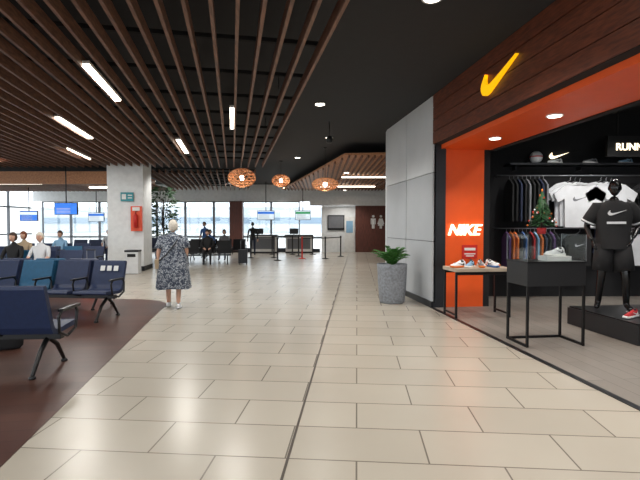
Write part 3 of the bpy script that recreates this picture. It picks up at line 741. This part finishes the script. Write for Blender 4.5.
px, py = 5.05, 6.7
mb = MB(); mb.box((0, 0, .13), (2.1, 1.4, .26), 'black'); mb.box((0, 0, .27), (2.06, 1.36, .02), 'frame_black'); mb.obj('display_plinth', (px, py, .004), aj, bevel=.005)
def mannequin(x, y, rot, top, legm, mark='cloth_white', short='cloth_black'):
    mb = MB()
    J = dict(pel=(0, 0, .92), wai=(0, 0, 1.08), che=(0, 0, 1.32), nb=(0, .01, 1.47), nk=(0, .02, 1.56), shL=(-.2, 0, 1.41), elL=(-.33, -.1, 1.17), wrL=(-.22, .04, .98), shR=(.2, 0, 1.41), elR=(.31, -.06, 1.15), wrR=(.27, .12, .95),
             hiL=(-.1, 0, .88), knL=(-.14, .06, .48), anL=(-.17, 0, .08), toL=(-.2, .14, .035), hiR=(.1, 0, .88), knR=(.13, .0, .48), anR=(.15, -.08, .08), toR=(.19, .05, .035))
    human(mb, J, dict(torso='mannequin_black'), 'mannequin_black', 'mannequin_black', 'short', rad=dict(che=(.17, .12), sh=.07), handn=((1, 0, 0), (-1, 0, 0)))
    rg = []
    for z, rx, ry in ((.84, .21, .16), (.95, .205, .155), (1.08, .2, .15), (1.22, .215, .155), (1.34, .225, .15), (1.42, .2, .125), (1.47, .12, .09), (1.49, .085, .075)):
        rg.append([((rx+.006*math.sin(5*t*2*PI/30+z*9))*math.cos(t*2*PI/30), ry*math.sin(t*2*PI/30)+.005, z) for t in range(30)])
    mb.loft(rg, top, cap=False)
    for sx, el in ((-1, J['elL']), (1, J['elR'])):
        s1 = Vector((sx*.19, 0, 1.4)); s2 = s1.lerp(Vector(el), .85)
        mb.tube([Vector((sx*.1, 0, 1.41)), s1, s1.lerp(s2, .5), s2], [.06, .085, .09, .095], top, 14)
        mb.tube([s1.lerp(s2, .86), s1.lerp(s2, .95)], [.0965, .0975], mark, 14)
    for sx, kn in ((-1, J['knL']), (1, J['knR'])):
        a = Vector((sx*.09, 0, .9)); b_ = a.lerp(Vector(kn), .85)
        mb.tube([a, a.lerp(b_, .5), b_], [.125, .125, .12], legm, 16)
    swoosh(mb, (.1, .155, 1.28), (-1, 0, 0), (0, 0, 1), (0, .012, 0), .22, mark)
    mb.box((0, .166, 1.19), (.22, .006, .03), mark)
    mb.obj('shop_mannequin', (x, y, .288), rot, scale=1.1)
mannequin(4.36, 6.85, PI-.35, 'cloth_black', 'cloth_black')
mannequin(5.3, 7.0, PI-.2, 'cloth_lblue', 'cloth_blue', 'cloth_navy')
mb = MB()
for k, (a, b_) in enumerate((('cloth_red', 'white'), ('cloth_lblue', 'cloth_blue'), ('cloth_grey', 'glow_green'), ('cloth_blue', 'cloth_orange'), ('cloth_white', 'glow_green'))):
    shoe(mb, (.0+.18*k, 0 if k % 2 else .08, 0), math.radians(205+6*k), a, b_, L=.33, acc='white')
mb.obj('sneakers_on_plinth', (4.3, 6.24, .288), aj)

def tee(mb, x, z, y, s, mt, logo=None):
    for poly in ([(-.24, -.66), (.24, -.66), (.25, -.2), (.22, .02), (-.22, .02), (-.25, -.2)], [(.22, .02), (.25, -.2), (.36, -.26), (.42, -.12)], [(-.22, .02), (-.42, -.12), (-.36, -.26), (-.25, -.2)], [(-.22, .02), (0, .0), (-.09, .05)], [(.22, .02), (.09, .05), (0, 0)]):
        mb.prism([(p[0]*s, p[1]*s) for p in poly], (x, y, z), (1, 0, 0), (0, 0, 1), (0, .05, 0), mt)
    mb.tube([(x-.1*s, y+.02, z+.03), (x, y+.02, z+.1), (x, y+.03, z+.14), (x+.02, y+.03, z+.17)], .006, 'metal', 6)
    if logo: swoosh(mb, (x-.12*s, y-.006, z-.25*s), (1, 0, 0), (0, 0, 1), (0, .006, 0), .24*s, logo)
def shorts(mb, x, z, y, s, mt):
    for sx in (-1, 1):
        mb.prism([(0, 0), (sx*.2*s, 0), (sx*.26*s, -.5*s), (sx*.03*s, -.5*s)], (x, y, z), (1, 0, 0), (0, 0, 1), (0, .05, 0), mt)
    mb.box((x, y+.025, z+.01), (.4*s, .055, .04), mt)
def side_garment(mb, x, z, y, mt, L=.7):
    mb.prism([(-.2, -L), (.2, -L), (.21, -.1), (.1, .0), (0, .05), (-.1, 0), (-.21, -.1)], (x, y, z), (0, 1, 0), (0, 0, 1), (.035, 0, 0), mt)
    mb.tube([(x+.017, y, z+.03), (x+.017, y, z+.11), (x+.017, y+.02, z+.13)], .005, 'metal', 5)
def rail(mb, x0, x1, y, z):
    mb.tube([(x0, y, z), (x1, y, z)], .012, 'metal', 8)
    for x in (x0+.05, x1-.05): mb.tube([(x, y, z), (x, 10.09, z)], .01, 'metal', 8)
mb = MB()
rail(mb, 3.75, 8.9, 9.8, 2.62)
for x, c, lg in ((5.3, 'cloth_white', 'cloth_grey'), (5.95, 'cloth_white', 'cloth_grey'), (7.0, 'cloth_black', 'cloth_white'), (7.9, 'cloth_navy', 'cloth_white')):
    for q in range(3): tee(mb, x+.06*q, 2.42-.02*q, 9.76-.075*q, 1.3 if c == 'cloth_white' else 1.1, c, lg if q == 2 else None)
for k in range(9): side_garment(mb, 4.0+.09*k, 2.5, 9.8, ['cloth_black', 'cloth_black', 'cloth_navy', 'cloth_black', 'cloth_grey', 'cloth_black', 'cloth_black', 'cloth_navy', 'cloth_grey'][k], .85)
rail(mb, 3.75, 8.9, 9.8, 1.5)
for k in range(13): side_garment(mb, 3.95+.085*k, 1.38, 9.8, ['cloth_purple', 'cloth_orange', 'cloth_orange', 'cloth_black', 'cloth_blue', 'cloth_black', 'cloth_red', 'cloth_lblue', 'cloth_orange', 'cloth_navy', 'cloth_black', 'cloth_purple', 'cloth_black'][k], .8)
for k, (x, c) in enumerate(((5.5, 'cloth_black'), (6.05, 'cloth_navy'), (6.6, 'cloth_white'), (7.1, 'cloth_red'), (7.7, 'cloth_grey'))):
    if k % 2 == 0: tee(mb, x, 1.34, 9.72, .95, c, 'cloth_white')
    else: shorts(mb, x, 1.45, 9.78, .95, c)
mb.obj('hanging_sportswear')
mb = MB(); mb.box((6.2, 9.9, 2.86), (4.4, .38, .04), 'dark_metal')
for x in (4.2, 5.6, 7.0, 8.2): mb.box((x, 10.0, 2.8), (.03, .18, .1), 'dark_metal')
mb.obj('wall_shelf')
mb = MB()
for k, (x, c) in enumerate(((4.6, 'cloth_red'), (5.0, 'white_gloss'), (5.75, 'cloth_grey'), (6.5, 'cloth_lblue'), (7.4, 'white_gloss'))):
    if k == 0:
        mb.ell((x, 9.85, .13), (.13, .13, .13), 'cloth_white'); mb.ell((x, 9.85, .14), (.134, .134, .05), 'cloth_red')
    else: shoe(mb, (x, 9.85, 0), math.radians(190), c, 'white', .32)
mb.obj('shelf_merchandise', (0, 0, 2.881))
mb = MB(); swoosh(mb, (5.0, 10.07, 3.0), (1, 0, 0), (0, 0, 1), (0, .03, 0), .42, 'sign_glow'); mb.obj('wall_logo_sign')
mb = MB(); mb.box((0, 0, 0), (1.25, .08, .42), 'black'); mb.tube([(-.4, 0, .2), (-.4, 0, .8)], .01, 'black'); mb.tube([(.4, 0, .2), (.4, 0, .8)], .01, 'black')
o_ = mb.obj('department_sign', (6.5, 9.5, 3.18))
t_ = text('lettering', 'RUNNING', (0, -.05, -.08), (math.pi/2, 0, 0), .2, 'sign_glow', .004, 0, o_)
mb = MB(); mb.box((6.2, 7.6, 3.93), (4.0, .05, .04), 'black')
for x in (4.6, 5.2, 6.0, 6.8): mb.tube([(x, 7.6, 3.92), (x, 7.6, 3.82)], .015, 'black'); mb.tube([(x, 7.57, 3.85), (x, 7.72, 3.72)], [.05, .055], 'black', 12); mb.ell((x, 7.725, 3.715), (.035, .035, .035), 'lamp_glow')
o_ = mb.obj('track_lights')
for x in (4.6, 5.2, 6.0, 6.8):
    L = bpy.data.lights.new('track_lamp', 'SPOT'); L.energy = 65; L.spot_size = math.radians(65); L.spot_blend = .5; L.color = (1, .96, .92); L.shadow_soft_size = .04
    lo = bpy.data.objects.new('track_lamp', L); COL.objects.link(lo); lo.location = (x, 7.78, 3.65); lo.rotation_euler = (math.radians(42), 0, 0); lo.parent = o_

# ---------------- world, camera
w = bpy.data.worlds.new('World'); scene.world = w; w.use_nodes = True; nt = w.node_tree
bg = nt.nodes['Background']; bg.inputs['Color'].default_value = (.88, .94, 1, 1); bg.inputs['Strength'].default_value = 2.8
cam = bpy.data.cameras.new('camera'); co = bpy.data.objects.new('camera', cam); COL.objects.link(co)
co.location = (0, 0, 1.55); co.rotation_euler = (math.radians(90-1.74), 0, 0); cam.sensor_width = 36; cam.lens = 25.9; cam.clip_end = 400
scene.camera = co
